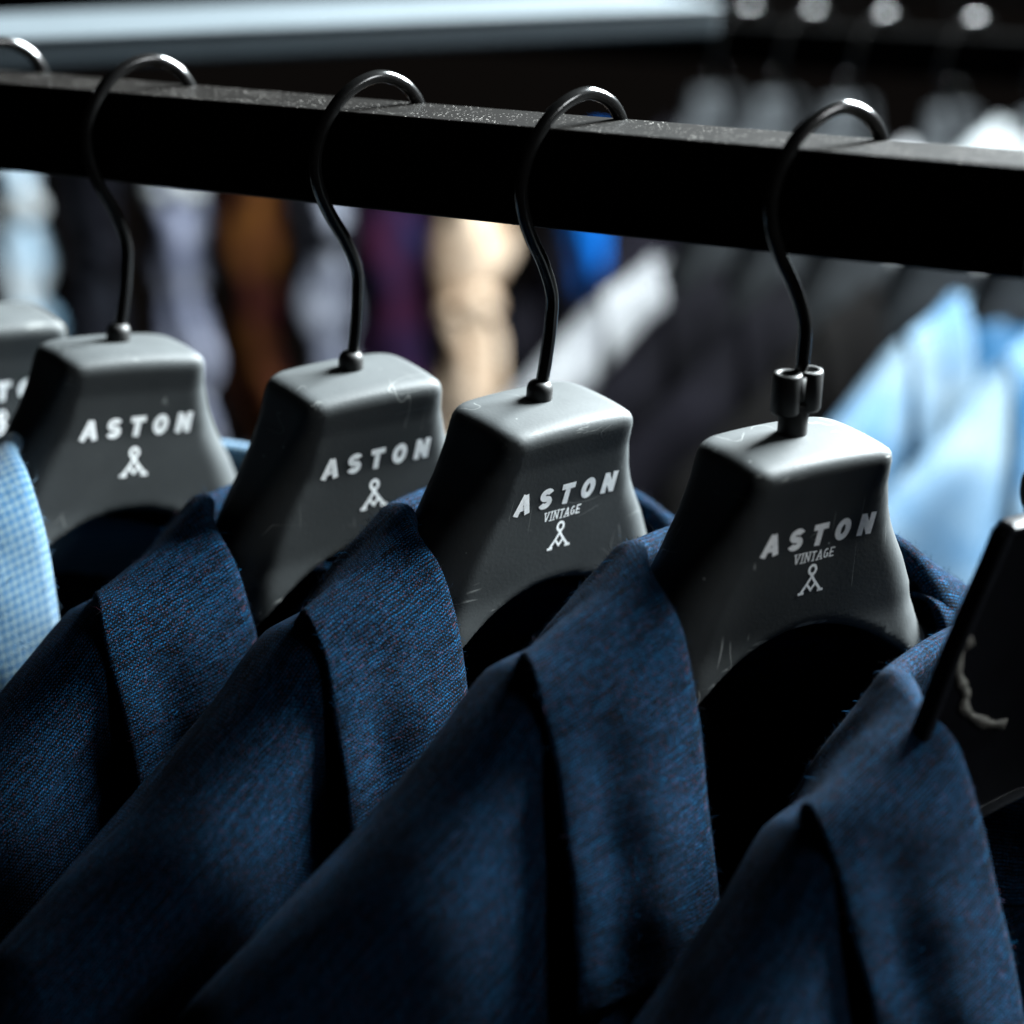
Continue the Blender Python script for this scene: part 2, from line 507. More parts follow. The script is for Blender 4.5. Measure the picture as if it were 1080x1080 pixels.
POSE = {
    0: (64.0, 3, 2.0, (-.2295, .0080, -.0852)),
    1: (64.31, 2.12, 4.44, (-.15867, -.00092, -.08613)),
    2: (65.0, 5.80, -1.36, (-.06884, .01048, -.08727)),
    3: (68.9, 6.99, -.57, (.00382, .00906, -.08743)),
    4: (60.57, 4.27, -.91, (.08941, .00954, -.08662)),
    5: (62.0, 5.0, 0, (.16395, .00847, -.09263)),
    6: (59.53, 2.42, -8.17, (.1680, .0169, -.1097)),
}
GH = 'matte grey suit hangers on the near rail'
HL = {
    0: 'matte grey hanger cut off by the frame at the far left end of the rail',
    1: 'matte grey hanger above the light blue checked jacket, with blurred white print',
    2: 'matte grey hanger without a VINTAGE line, directly left of the sharpest hanger',
    3: 'sharpest matte grey hanger with VINTAGE under its lettering and a plain round hook collar',
    4: 'scuffed matte grey hanger with VINTAGE lettering and a black double tube clip on its hook',
    5: 'glossy black hanger with a raised rim cut off at the right edge of the photo',
}
hook_v, hook_f = tube(hook_path(), 2.1, 16)
ferr_v, ferr_f = lathe([(3.1, -4), (3.9, -1.2), (4.2, .4), (4.2, 3.6), (3.9, 4.8), (3.2, 5.8), (2.4, 6.3)], 26, (1.0, 0, 0))

shell_me = hook_me = ferr_me = None
LOGO = {}
def make_hanger(i):
    global shell_me, hook_me, ferr_me
    t = thing('suit_hanger', HL[i], 'hanger', GH, pose(*POSE[i]))
    if shell_me is None:
        o = mesh_obj('hanger_body', HV, HF, RUBBER, t, recalc=False); shell_me = o.data
        bm = bmesh.new(); bm.from_mesh(shell_me); bmesh.ops.recalc_face_normals(bm, faces=bm.faces); bm.to_mesh(shell_me); bm.free()
        hook_me = mesh_obj('hook', hook_v, hook_f, WIRE, t).data
        if i != 4: ferr_me = mesh_obj('hook_collar', ferr_v, ferr_f, FERR, t).data
    else:
        o = link(bpy.data.objects.new('hanger_body', shell_me), t)
        if i == 4:
            o.material_slots[0].link = 'OBJECT'; o.material_slots[0].material = RUBBER_WORN
        link(bpy.data.objects.new('hook', hook_me), t)
        if i != 4: link(bpy.data.objects.new('hook_collar', ferr_me), t)
    vint = i in (3, 4)
    if vint not in LOGO:
        LOGO[vint] = {}
        for nm, sh in logo_print(vint).items():
            V, F = on_face(sh)
            LOGO[vint][nm] = mesh_obj(nm, V, F, PRINT, t, smooth=False).data
            # face outwards
            me = LOGO[vint][nm]
            bm = bmesh.new(); bm.from_mesh(me)
            for f in bm.faces:
                if f.normal.y > 0: f.normal_flip()
            bm.to_mesh(me); bm.free()
    else:
        for nm, me in LOGO[vint].items(): link(bpy.data.objects.new(nm, me), t)
    if i == 4:   # stem clip: a narrow sleeve and two open tubes side by side round the wire
        sl = lathe([(4.3, -2.5), (4.5, -1), (4.5, 9.5), (4.2, 10.5)], 26, (1.4, 0, 0))
        V, F = join([sl]); mesh_obj('stem_sleeve', V, F, FERR, t)
        parts = []
        for cx in (-2.4, 5.4):
            prof = [(4.0, 7.5), (4.4, 8.2), (4.4, 19.2), (4.1, 19.9), (3.0, 20.0), (2.4, 19.4), (2.4, 15.0), (.2, 14.8)]
            parts.append(lathe(prof, 26, (cx, .6, 0)))
        parts.append((np.array([(x, y, z) for x in (-2.6, 5.6) for y in (-3.2, 3.6) for z in (7.9, 18.6)]), [(0, 1, 3, 2), (4, 6, 7, 5), (0, 4, 5, 1), (2, 3, 7, 6), (0, 2, 6, 4), (1, 5, 7, 3)]))
        V, F = join(parts)
        mesh_obj('double_tube_clip', V, F, FERR, t)
    return t
for i in range(5): make_hanger(i)

# the glossy black hanger at the right edge: flat front with a raised rim
def black_hanger():
    t = thing('black_hanger', HL[5], 'hanger', None, pose(*POSE[5]))
    link(bpy.data.objects.new('hook', hook_me), t)
    out = [(-24.5, -3), (-21, -.2), (21, -.2), (24.5, -3), (37.5, -36), (47, -66), (62, -96), (180, -170), (182, -196), (100, -150), (60, -112), (36, -96), (0, -90), (-36, -96), (-60, -112), (-100, -150), (-182, -196), (-180, -170), (-62, -96), (-47, -66), (-37.5, -36)]
    P = np.array(out, float); n = len(P)
    def sweep(x): return 14 * np.maximum((np.abs(x) - 50) / 150, 0) ** 2
    c = np.array([0, -60.])
    def inset(d):
        Q = []
        for i in range(n):
            a = P[i - 1]; b = P[(i + 1) % n]; t_ = b - a; t_ /= np.linalg.norm(t_)
            Q.append(P[i] - np.array([-t_[1], t_[0]]) * d * (0 if 9 < i < 17 else 1))   # no rim along the lower edge
        return np.array(Q)
    # orientation: clockwise polygon seen from front -> inward is the right-hand side of travel
    rings = [(0, 10.0), (0, 14.0), (.8, 15.6), (2.8, 15.6), (3.6, 14.6), (3.9, 11.5)]
    V = []
    for d, y in rings:
        Q = inset(d)
        for x, z in Q: V.append((x, y + sweep(x), z))
    F = grid_faces(len(rings), n, close_v=True)
    # fill face and back with strips between left and right halves (triangulated fan is fine on this near planar face)
    F.append(tuple((len(rings) - 1) * n + k for k in range(n)))
    F.append(tuple(k for k in range(n)))
    V = np.array(V)
    o = mesh_obj('hanger_body', V, F, BLACKPL, t, smooth=False)
    m = o.modifiers.new('t', 'TRIANGULATE'); bake(o)
    o = bevel(o, .0009, 2, 30)
    o.data.polygons.foreach_set('use_smooth', [True] * len(o.data.polygons))
    m = o.modifiers.new('w', 'WEIGHTED_NORMAL'); m.keep_sharp = True; bake(o)
    link(bpy.data.objects.new('hook_collar', ferr_me), t)
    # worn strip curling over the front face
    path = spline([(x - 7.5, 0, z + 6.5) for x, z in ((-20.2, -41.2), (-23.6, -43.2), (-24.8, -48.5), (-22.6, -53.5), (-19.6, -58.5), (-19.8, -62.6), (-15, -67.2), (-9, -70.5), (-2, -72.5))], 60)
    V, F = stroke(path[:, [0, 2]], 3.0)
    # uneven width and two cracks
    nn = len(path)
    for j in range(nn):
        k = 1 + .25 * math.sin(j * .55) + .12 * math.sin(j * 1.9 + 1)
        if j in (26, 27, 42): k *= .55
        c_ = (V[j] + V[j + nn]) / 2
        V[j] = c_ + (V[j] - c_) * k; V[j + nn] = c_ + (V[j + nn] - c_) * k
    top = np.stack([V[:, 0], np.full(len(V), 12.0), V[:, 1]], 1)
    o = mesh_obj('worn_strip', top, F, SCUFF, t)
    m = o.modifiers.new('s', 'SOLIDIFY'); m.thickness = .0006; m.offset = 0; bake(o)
    return t
black_hanger()

# ------------------------------------------------------------------ clothes rail
def box_beam(name, x0, x1, y0, y1, z0, z1, mat, parent=None, bev=.0012):
    me = bpy.data.meshes.new(name); bm = bmesh.new()
    vs = [bm.verts.new((x, y, z)) for x in (x0, x1) for y in (y0, y1) for z in (z0, z1)]
    for f in ((0, 1, 3, 2), (4, 6, 7, 5), (0, 4, 5, 1), (2, 3, 7, 6), (0, 2, 6, 4), (1, 5, 7, 3)): bm.faces.new([vs[i] for i in f])
    bmesh.ops.recalc_face_normals(bm, faces=bm.faces); bm.to_mesh(me); bm.free()
    me.materials.append(mat)
    o = link(bpy.data.objects.new(name, me), parent)
    bevel(o, bev, 3)
    o.data.polygons.foreach_set('use_smooth', [True] * len(o.data.polygons))
    m = o.modifiers.new('w', 'WEIGHTED_NORMAL'); bake(o)
    return o
rail = box_beam('clothes_rail', -.75, .75, 0, .030, -.0305, 0, RAILM)
tag(rail, 'black square clothes rail with dust on top, carrying the grey hangers', 'clothes rail')

# ------------------------------------------------------------------ jackets
def fibres(o, count, length, seed, width=.000034):
    """short loose wool hairs standing off the cloth, added to the same mesh"""
    me = o.data
    me.calc_loop_triangles()
    nv = len(me.vertices)
    co = np.zeros(nv * 3); me.vertices.foreach_get('co', co); co = co.reshape(-1, 3)
    nt = len(me.loop_triangles)
    tv = np.zeros(nt * 3, np.int32); me.loop_triangles.foreach_get('vertices', tv); tv = tv.reshape(-1, 3)
    rng = np.random.default_rng(seed)
    a, b, c = co[tv[:, 0]], co[tv[:, 1]], co[tv[:, 2]]
    nr = np.cross(b - a, c - a); ar = np.linalg.norm(nr, axis=1)
    nr = nr / np.maximum(ar, 1e-12)[:, None]
    pick = rng.choice(nt, count, p=ar / ar.sum())
    r1 = np.sqrt(rng.random(count)); r2 = rng.random(count)
    p = (1 - r1)[:, None] * a[pick] + (r1 * (1 - r2))[:, None] * b[pick] + (r1 * r2)[:, None] * c[pick]
    n = nr[pick]
    d1 = rng.normal(size=(count, 3)); d1 -= (d1 * n).sum(1)[:, None] * n; d1 /= np.linalg.norm(d1, axis=1)[:, None]
    d2 = np.cross(n, d1)
    L = length * (.4 + rng.random(count) ** 2 * 1.4)
    lift = .25 + .5 * rng.random(count)
    p1 = p + (n * lift[:, None] * .7 + d1 * .45) * L[:, None]
    p2 = p1 + (n * (lift * .2)[:, None] + d1 * .5 + d2 * (rng.random(count) - .5)[:, None] * .9) * L[:, None]
    wv = d2 * width
    bm = bmesh.new(); bm.from_mesh(me)
    uvl = bm.loops.layers.uv.active
    for k in range(count):
        v = [bm.verts.new(q) for q in (p[k] - wv[k], p[k] + wv[k], p1[k] + wv[k], p1[k] - wv[k], p2[k])]
        u = (rng.random() * 90, rng.random() * 90)
        for f in (bm.faces.new((v[0], v[1], v[2], v[3])), bm.faces.new((v[3], v[2], v[4]))):
            f.smooth = True
            if uvl:
                for l in f.loops: l[uvl].uv = u
    bm.to_mesh(me); bm.free()

def wob(seed):
    r = random.Random(seed); ph = [r.uniform(0, 6.28) for _ in range(8)]
    def f(u, v):
        return (.9 * np.sin(u * .045 + ph[0] + .02 * v) * np.sin(v * .038 + ph[1]) + .5 * np.sin(u * .11 + v * .05 + ph[2]) * np.sin(v * .083 + ph[3]) + .25 * np.sin(u * .21 - v * .16 + ph[4]))
    return f

def drop(x): return -20 * sm(-20, 60, x)
def ridge(x):
    a = np.abs(x); return -52 - .77 * np.maximum(a - 97, 0) + .22 * np.maximum(97 - a, 0) + drop(x) - 12 * sm(195, 222, a)
def ridge_y(x): return 3 + .06 * (np.abs(x) - 60)

COLLAR_F = [(-39, 42, -148), (-41.6, 38, -134), (-44, 32, -98.6), (-45.6, 24.5, -67), (-50, 18.5, -41), (-51, 5, -31), (-47, -10, -29), (-38, -25, -36),
            (0, -38, -40), (36, -29, -44), (54, -13, -46), (60, 0, -54), (60, 12, -66), (58, 22, -90), (53, 31, -124), (49, 38, -158)]
COLLAR_E = [(-99, 48, -143), (-100.8, 47, -132), (-100, 42, -107), (-98.5, 35, -81), (-98.5, 25, -57), (-95, 9, -47), (-84, -14, -66), (-62, -44, -84),
            (0, -62, -98), (60, -48, -96), (88, -20, -92), (102, 4, -84), (110, 20, -88), (108, 34, -116), (106, 42, -140), (104, 47, -168)]

def fold_frame(Fp, Ep):
    T = np.gradient(Fp, axis=0); T /= np.linalg.norm(T, axis=1)[:, None]
    A = Ep - Fp; W = np.linalg.norm(A, axis=1); A = A / W[:, None]
    Nn = np.cross(T, A); Nn /= np.linalg.norm(Nn, axis=1)[:, None]
    mid = (Fp + Ep) / 2
    out = np.stack([.3 * mid[:, 0], 1.2 * mid[:, 1], mid[:, 2] + 125], 1)
    Nn *= np.sign((Nn * out).sum(1))[:, None]
    return A, W, Nn

def rolled(Fp, Ep, wb, bulge, depth, roll_r=3.2, m=26, under=.34):
    """cloth folded along Fp: outer leaf to the free edge Ep, inner side tucked back under it"""
    A, W, Nn = fold_frame(Fp, Ep)
    n = len(Fp); rows = []; uv = []
    s = np.concatenate([[0], np.cumsum(np.linalg.norm(np.diff((Fp * .4 + Ep * .6), axis=0), axis=1))])
    prof = []
    bl = bulge * (1 - .9 * sm(-12, 12, 22 - Fp[:, 1]))
    for t in np.linspace(under, .07, 6): prof.append(('u', t))
    for a in np.linspace(-70, 80, 7): prof.append(('r', a))
    for t in np.linspace(.075, 1, m): prof.append(('l', t))
    for kind, t in prof:
        if kind == 'u':
            p = Fp + A * (t * W)[:, None] - Nn * (2 * roll_r + 2.5 * (t / under) ** 1.5)[..., None] if np.ndim(t) else Fp + A * (t * W)[:, None] - Nn * (2 * roll_r + 3.0 * (t / under) ** 1.5)
            q = -t * W
        elif kind == 'r':
            a = math.radians(t)
            p = Fp + A * (roll_r * (1 - math.cos(a)) * 1.1) + Nn * (-roll_r + roll_r * math.sin(a))
            q = np.zeros(n) + roll_r * a
        else:
            h = bl * (math.sin(math.pi * min(1, t)) ** .8) * .9 - depth * (math.exp(-((t - .70) / .17) ** 2)) * sm(15, 30, Fp[:, 1])
            p = Fp + A * (t * W)[:, None] + Nn * np.asarray(h)[..., None]
            p = p + Nn * (wb(s, np.full(n, t * 60.)) * min(1, t * 3) * .9)[:, None]
            q = t * W
        rows.append(p); uv.append(np.stack([q, s], 1))
    V = np.stack(rows, 1).reshape(-1, 3); U = np.stack(uv, 1).reshape(-1, 2)
    return V, grid_faces(n, len(prof)), U

def make_jacket(name, label, mat, group, mtx, seed, fuzz=True, hi=True, dz=(0, 0, 0), flat=1.0, cat='jacket', lapel=True, closed=False):
    t = thing(name, label, cat, group, mtx @ Matrix.Translation((dz[0] * MM, -dz[1] * MM, dz[2] * MM)))
    wb = wob(seed); rr = random.Random(seed)
    ys = np.array([1, flat, 1])
    n = 120 if hi else 40
    Fp = spline(COLLAR_F, n); Ep = spline(COLLAR_E, n)
    Fp = Fp + np.stack([wb(np.arange(n) * 3., np.zeros(n)) * .7, 0 * Fp[:, 0], wb(np.arange(n) * 2.6, np.ones(n) * 9) * .7], 1)
    Ep = Ep + np.stack([wb(np.arange(n) * 3., np.ones(n) * 30) * 1.2, 0 * Fp[:, 0], wb(np.arange(n) * 2., np.ones(n) * 50)], 1)
    V, F, U = rolled(Fp, Ep, wb, 4.5, 3.0, m=26 if hi else 10)
    o = mesh_obj('collar', V * ys, F, mat, t, uvs=U)
    m = o.modifiers.new('s', 'SOLIDIFY'); m.thickness = .0019; m.offset = 0
    m = o.modifiers.new('u', 'SUBSURF'); m.levels = 1; m.render_levels = 1
    if hi: bake(o)
    if hi and fuzz:
        fibres(o, 22000, .0016, seed); fibres(o, 6000, .0030, seed + 5, .000055)
    # lapels fold on below the collar
    if lapel:
      for sgn in (-1, 1):
        dy = 0 if sgn < 0 else -22
        LF = [(sgn * 45, 36.0, -136 + dy), (sgn * 43, 41.0, -150 + dy), (sgn * 37, 47, -185 + dy), (sgn * 29, 54, -235 + dy), (sgn * 17, 60, -300 + dy), (sgn * 6, 63, -360 + dy)]
        LE = [(sgn * 72, 40.5, -134 + dy), (sgn * 88, 45.5, -146 + dy), (sgn * 106, 51, -168 + dy), (sgn * 92, 57, -230 + dy), (sgn * 56, 62, -300 + dy), (sgn * 20, 65, -360 + dy)]
        k = 50 if hi else 14
        V, F, U = rolled(spline(LF, k), spline(LE, k), wob(seed + 9), 3.5, .5, m=16 if hi else 6, roll_r=2.2)
        o = mesh_obj('lapel', V * ys, F, mat, t, uvs=U)
        m = o.modifiers.new('s', 'SOLIDIFY'); m.thickness = .0018; m.offset = 0
        if hi: bake(o)
    # body: two fronts wrapping over the shoulder and a back
    parts = []; uvs = []
    nx, nq = (70, 74) if hi else (24, 26)
    for sgn in (-1, 1):
        V = np.zeros((nx, nq, 3)); U = np.zeros((nx, nq, 2))
        q = np.linspace(0, 1, nq)
        R = 21.0
        prof = []
        for qq in q:
            if qq < .10:   prof.append(('b', (.10 - qq) / .10 * 34))
            elif qq < .46: prof.append(('a', -62 + (qq - .10) / .36 * 150))
            else:          prof.append(('f', ((qq - .46) / .54) ** 1.5 * 300))
        fz = np.array(COLLAR_F[:7]); 
        for j, (kd, val) in enumerate(prof):
            if kd == 'f':
                zin = -75 - val
                xin = np.interp(-zin, [60, 67, 100, 134, 150, 235, 300, 400], [52, 50, 49, 47, 46, 35, 22, 4])
            else: xin = 56.
            u = np.linspace(0, 1, nx)
            x = -(222 + (xin - 222) * u)
            xs = x if sgn < 0 else -x
            zr = ridge(xs); yr = ridge_y(x)
            if kd == 'a': ang = math.radians(val); y = yr + 5 + R * math.sin(ang); z = zr - R + R * math.cos(ang)
            elif kd == 'b': y = yr + 5 - R * .883 - val * .25; z = zr - R * .53 - val
            else: y = yr + 5 + R + .13 * val - .00018 * val ** 2; z = zr - R + R * .035 - val
            ch = 8.0 * np.exp(-((np.abs(x) - 138) / 32) ** 2) * sm(-60, -110, z) - 7.0 * np.exp(-((np.abs(x) - 90) / 14) ** 2) * sm(-52, -74, z)
            if kd != 'b': y = y + ch
            if kd == 'f' or (kd == 'a' and val > 0): y = y - 10 * sm(92, 60, np.abs(x)) * (1 if kd == 'f' else math.sin(math.radians(val)))
            y = y + wb(x * .8, z * .7) * (.8 if kd == 'f' else .6)
            z = z + wb(x * .8 + 40, y) * .6
            V[:, j] = np.stack([xs, y, z], 1)
        # arc length UVs
        U[..., 1] = np.cumsum(np.concatenate([np.zeros((nx, 1)), np.linalg.norm(np.diff(V, axis=1), axis=2)], 1), 1)
        U[..., 0] = np.cumsum(np.concatenate([np.zeros((1, nq)), np.linalg.norm(np.diff(V, axis=0), axis=2)], 0), 0)
        parts.append((V.reshape(-1, 3) * ys, grid_faces(nx, nq))); uvs.append(U.reshape(-1, 2))
    nb = 60 if hi else 20
    x = np.linspace(-222, 222, nb); V = np.zeros((nb, 20, 3))
    for j, q in enumerate(np.linspace(0, 1, 20)):
        top = np.where(np.abs(x) > 56, ridge(x) - 22, -66 + drop(x))
        z = top + (-430 - top) * q ** 1.3
        y = ridge_y(x) - 17 - 30 * sm(0, .3, q) - 10 * q + wb(x, z) * 1.2
        V[:, j] = np.stack([x, y, z], 1)
    parts.append((V.reshape(-1, 3) * ys, grid_faces(nb, 20))); uvs.append(V.reshape(-1, 3)[:, [0, 2]])
    V, F = join(parts)
    o = mesh_obj('jacket_body', V, F, mat, t, uvs=np.vstack(uvs))
    m = o.modifiers.new('s', 'SOLIDIFY'); m.thickness = .0018; m.offset = 0
    if hi: bake(o)
    if hi and fuzz: fibres(o, 20000, .0012, seed + 1)
    # dark lining inside the back
    x = np.linspace(-205, 205, 30); V = np.zeros((30, 14, 3))
    for j, q in enumerate(np.linspace(0, 1, 14)):
        top = np.where(np.abs(x) > 66, ridge(x) - 26, -52 + drop(x) * .9)
        z = top + (-425 - top) * q
        y = ridge_y(x) - 13 - 8 * sm(80, 56, np.abs(x)) - 24 * sm(0, .3, q) - 10 * q
        V[:, j] = np.stack([x, y, z], 1)
    mesh_obj('lining', V.reshape(-1, 3) * ys, grid_faces(30, 14), LINING, t)
    if closed:
        V = np.zeros((26, 20, 3)); x = np.linspace(-74, 74, 26)
        for j, q in enumerate(np.linspace(0, 1, 20)):
            z = -46 + drop(x) * .6 - 6 * (np.abs(x) < 20) - (q ** 1.2) * 380
            y = 20 + 26 * sm(0, .6, q) + 2.5 * np.sin(x * .16 + q * 3) * sm(0, .2, q) + wb(x * 2, z)
            V[:, j] = np.stack([x, y, z], 1)
        mesh_obj('shirt_front', V.reshape(-1, 3) * ys, grid_faces(26, 20), mat, t)
    # sleeves
    for sgn in (-1, 1):
        d = float(drop(np.array(sgn * 200.)))
        path = spline([(sgn * 200, 8, -172 + d), (sgn * 214, 10, -196 + d), (sgn * 230, 16, -240 + d), (sgn * 233, 26, -330 + d), (sgn * 228, 40, -440 + d)], 24)
        V, F = tube(path, np.interp(np.arange(24), [0, 3, 10, 23], [6, 30, 47, 38]), 24, cap=True)
        cpt = np.repeat(path, 24, 0); V = cpt + (V - cpt) * np.array([.62, 1.15, 1])
        U = np.stack([np.tile(np.arange(24) * 11., 24), np.repeat(np.arange(24) * 13., 24)], 1)
        mesh_obj('sleeve', V * ys, F, mat, t, uvs=U)
    return t

GJ = 'navy suit jackets on the near rail'
JK = {
    1: ('light blue finely checked jacket at the left edge, under the blurred grey hanger', GING, None, 1, (8, 12, 1), 11),
    2: ('navy wool jacket nearest the light blue checked one', NAVY, GJ, 2, (-3, 0, -9), 22),
    3: ('navy wool jacket with the sharply focused collar, on the sharpest grey hanger', NAVY, GJ, 3, (3, 0, -1), 33),
    4: ('navy wool jacket with its collar notch showing, on the scuffed hanger', NAVY, GJ, 4, (0, 0, 0), 44),
    5: ('dark blurred navy jacket on the glossy black hanger at the bottom right corner', NAVY, GJ, 6, (0, 0, 0), 55),
}
for j, (lab, mat, grp, pi, off, seed) in JK.items():
    make_jacket('suit_jacket', lab, mat, grp, pose(*POSE[pi]), seed, dz=off, fuzz=True)

# ------------------------------------------------------------------ background: shelf edge, back row of garments, far garments, scarves
DULLPL = mat_plain('dull_grey_plastic', (.008, .009, .010), .6, 0, .05, 400, .08)
BGWIRE = mat_plain('dull_black_wire', (.002, .002, .002), .16, 0, .05, 900, .30)
DARKM = mat_plain('dark_metal', (.0012, .0012, .0012), .8, 0, .05, 400, 0.0)
SHELF = mat_plain('grey_painted_shelf', (.044, .053, .059), .6, 0, .06, 120, .15, .08)
CHALK = mat_cloth('pale_grey_cloth', (.32, .325, .335), (.25, .255, .27), 40)
PLUM = mat_cloth('plum_black_cloth', (.0045, .004, .0065), (.002, .0018, .003), 14)
BROWN = mat_cloth('brown_black_cloth', (.0035, .003, .003), (.0055, .005, .0048), 14)
SKY = mat_cloth('light_blue_shirting', (.27, .37, .45), (.05, .18, .36), 8)  # deeper blue second tone paints in the shadows of the folds
WHITE = mat_cloth('white_shirting', (.30, .31, .31), (.24, .26, .27), 20)
INK = mat_cloth('ink_blue_cloth', (.002, .085, .34), (.002, .04, .18), 20)

A = np.array([-.3568, .1661]); D = np.array([.5791, .8153]); Nrm = np.array([-.8153, .5791])
def oriented_slab(name, a, d, n, l0, l1, w, z0, z1, mat):
    me = bpy.data.meshes.new(name); bm = bmesh.new(); vs = []
    for l in (l0, l1):
        for q in (0, w):
            for z in (z0, z1):
                p = a + d * l + n * q; vs.append(bm.verts.new((p[0], p[1], z)))
    for f in ((0, 1, 3, 2), (4, 6, 7, 5), (0, 4, 5, 1), (2, 3, 7, 6), (0, 2, 6, 4), (1, 5, 7, 3)): bm.faces.new([vs[i] for i in f])
    bmesh.ops.recalc_face_normals(bm, faces=bm.faces); bm.to_mesh(me); bm.free(); me.materials.append(mat)
    o = link(bpy.data.objects.new(name, me)); bevel(o, .003, 3)
    o.data.polygons.foreach_set('use_smooth', [True] * len(o.data.polygons))
    o.modifiers.new('w', 'WEIGHTED_NORMAL'); bake(o)
    return o
SHELF_SHADE = mat_plain('shaded_shelf_front', (.008, .0115, .014), .6, 0, .06, 120, .1, .08)  # same shelf, darker colour: the shade on its front face is painted in
sh_ = thing('shelf', 'blurred grey painted shelf with a bright top edge, above and behind the near rail', 'shelf')
oriented_slab('board', A, D, Nrm, -.07, .372, .11, -.0102, -.0072, SHELF).parent = sh_
oriented_slab('shaded_front', A + Nrm * .0012, D, Nrm, -.07, .371, .016, -.0235, -.0103, SHELF_SHADE).parent = sh_

back_rail = box_beam('clothes_rail', -.9, .75, .690, .715, -.066, -.040, DARKM)
tag(back_rail, 'out of focus black rail of the back row, crossing behind the shelf', 'clothes rail')

# flat shaped hanger for the back rows: thin, so garments hang close
def thin_sdf(X, Y, Z):
    return hanger_sdf(X, Y * 2.1, Z)
TV, TF = surface_nets(lambda X, Y, Z: thin_sdf(X, Y, Z), (-202, -16, -186), (202, 24, 6), 4.0)
thin_me = None; thin_hook = None
PALEPL = mat_plain('pale_hanger_plastic', (.020, .022, .024), .55, 0, .05, 400, .12)
def thin_hanger(label, mtx, group, pale=False):
    global thin_me, thin_hook
    t = thing('plain_hanger', label, 'hanger', group, mtx)
    if thin_me is None:
        thin_me = mesh_obj('hanger_body', TV - np.array([0, 0, 28]), TF, DULLPL, t).data
        V, F = join([(hook_v, hook_f), tube([(.6, 0, -34), (.6, 0, -20), (.9, 0, -4)], 2.1, 12)])
        thin_hook = mesh_obj('hook', V, F, BGWIRE, t).data
    else:
        o = link(bpy.data.objects.new('hanger_body', thin_me), t)
        if pale: o.material_slots[0].link = 'OBJECT'; o.material_slots[0].material = PALEPL
        link(bpy.data.objects.new('hook', thin_hook), t)
    return t

ROW = [  # X of hanger, cloth, garment label, offset down
    (-.239, CHALK, 'blurred pale grey jacket making a light diagonal band behind the sharpest hanger', -28),
    (-.195, PLUM, 'blurred plum black jacket next to the pale grey one in the back row', -30),
    (-.148, PLUM, 'second plum black jacket, right of the first one in the back row', -30), (-.092, BROWN, 'blurred brown black jacket between the plum black jacket and the light blue shirt', -30),
    (-.038, SKY, 'blurred light blue shirt behind the scuffed hanger', -30),
    (.020, SKY, 'blurred light blue shirt cut off by the right edge of the photo', -34)]
HT = ['out of focus black hanger hook just right of the shelf end', 'second blurred hook of the back row, right of the shelf end',
      'blurred hook glinting above the scuffed hanger in the back row', 'blurred hook glinting between the scuffed hanger and the right edge',
      'blurred pale hook loop at the right edge in the back row', 'blurred back row hook hidden at the shelf end', 'blurred back row hook at the far right end']
hl = {-.288: 5, -.239: 0, -.195: 1, -.148: 2, -.092: 3, -.038: 4, .020: 6}
for k, (x, mat, lab, dn) in enumerate(ROW):
    m = pose(62 + (k % 3) * 1.5, 4, 0, (x, .693, -.127))
    thin_hanger(HT[hl[x]], m, 'hangers of the back row')
    if mat is not None:
        make_jacket('shirt' if mat is SKY else 'jacket', lab, mat, 'garments of the back row', m, 100 + k, fuzz=False, hi=False, dz=(0, 0, dn), flat=.62, cat='shirt' if mat is SKY else 'jacket', lapel=False, closed=mat is SKY)

far_rail = box_beam('clothes_rail', -1.3, .5, 1.36, 1.385, -.080, -.055, DARKM)
tag(far_rail, 'farthest black rail, holding the white shirts at the top right', 'clothes rail')
FAR = [(-.55, PLUM, 'blurred dark shirt showing between shelf and near rail'), (-.485, PLUM, 'dark far row shirt below the right end of the shelf'),
       (-.413, BROWN, 'dim brown shirt of the far row above the near rail'), (-.31, CHALK, 'blurred grey shirt rising as an arc left of the white shirt'),
       (-.225, WHITE, 'blurred white shirt above the rail at the right edge'), (-.15, WHITE, 'blurred white shirt cut off by the top right edge')]
for k, (x, mat, lab) in enumerate(FAR):
    m = pose(62 + (k % 2) * 3, 4, 0, (x, 1.37, -.150))
    thin_hanger('blurred hanger under the ' + ['dark shirt below the middle of the shelf', 'dark shirt below the shelf end', 'dim brown shirt', 'grey shirt arc', 'white shirt', 'outermost white shirt'][k] + ' of the far row', m, 'hangers of the far row', True)
    make_jacket('shirt', lab, mat, 'shirts of the far row', m, 200 + k, fuzz=False, hi=False, dz=(0, 0, -2 if mat is WHITE else -28), flat=.62, cat='shirt', lapel=False, closed=True)

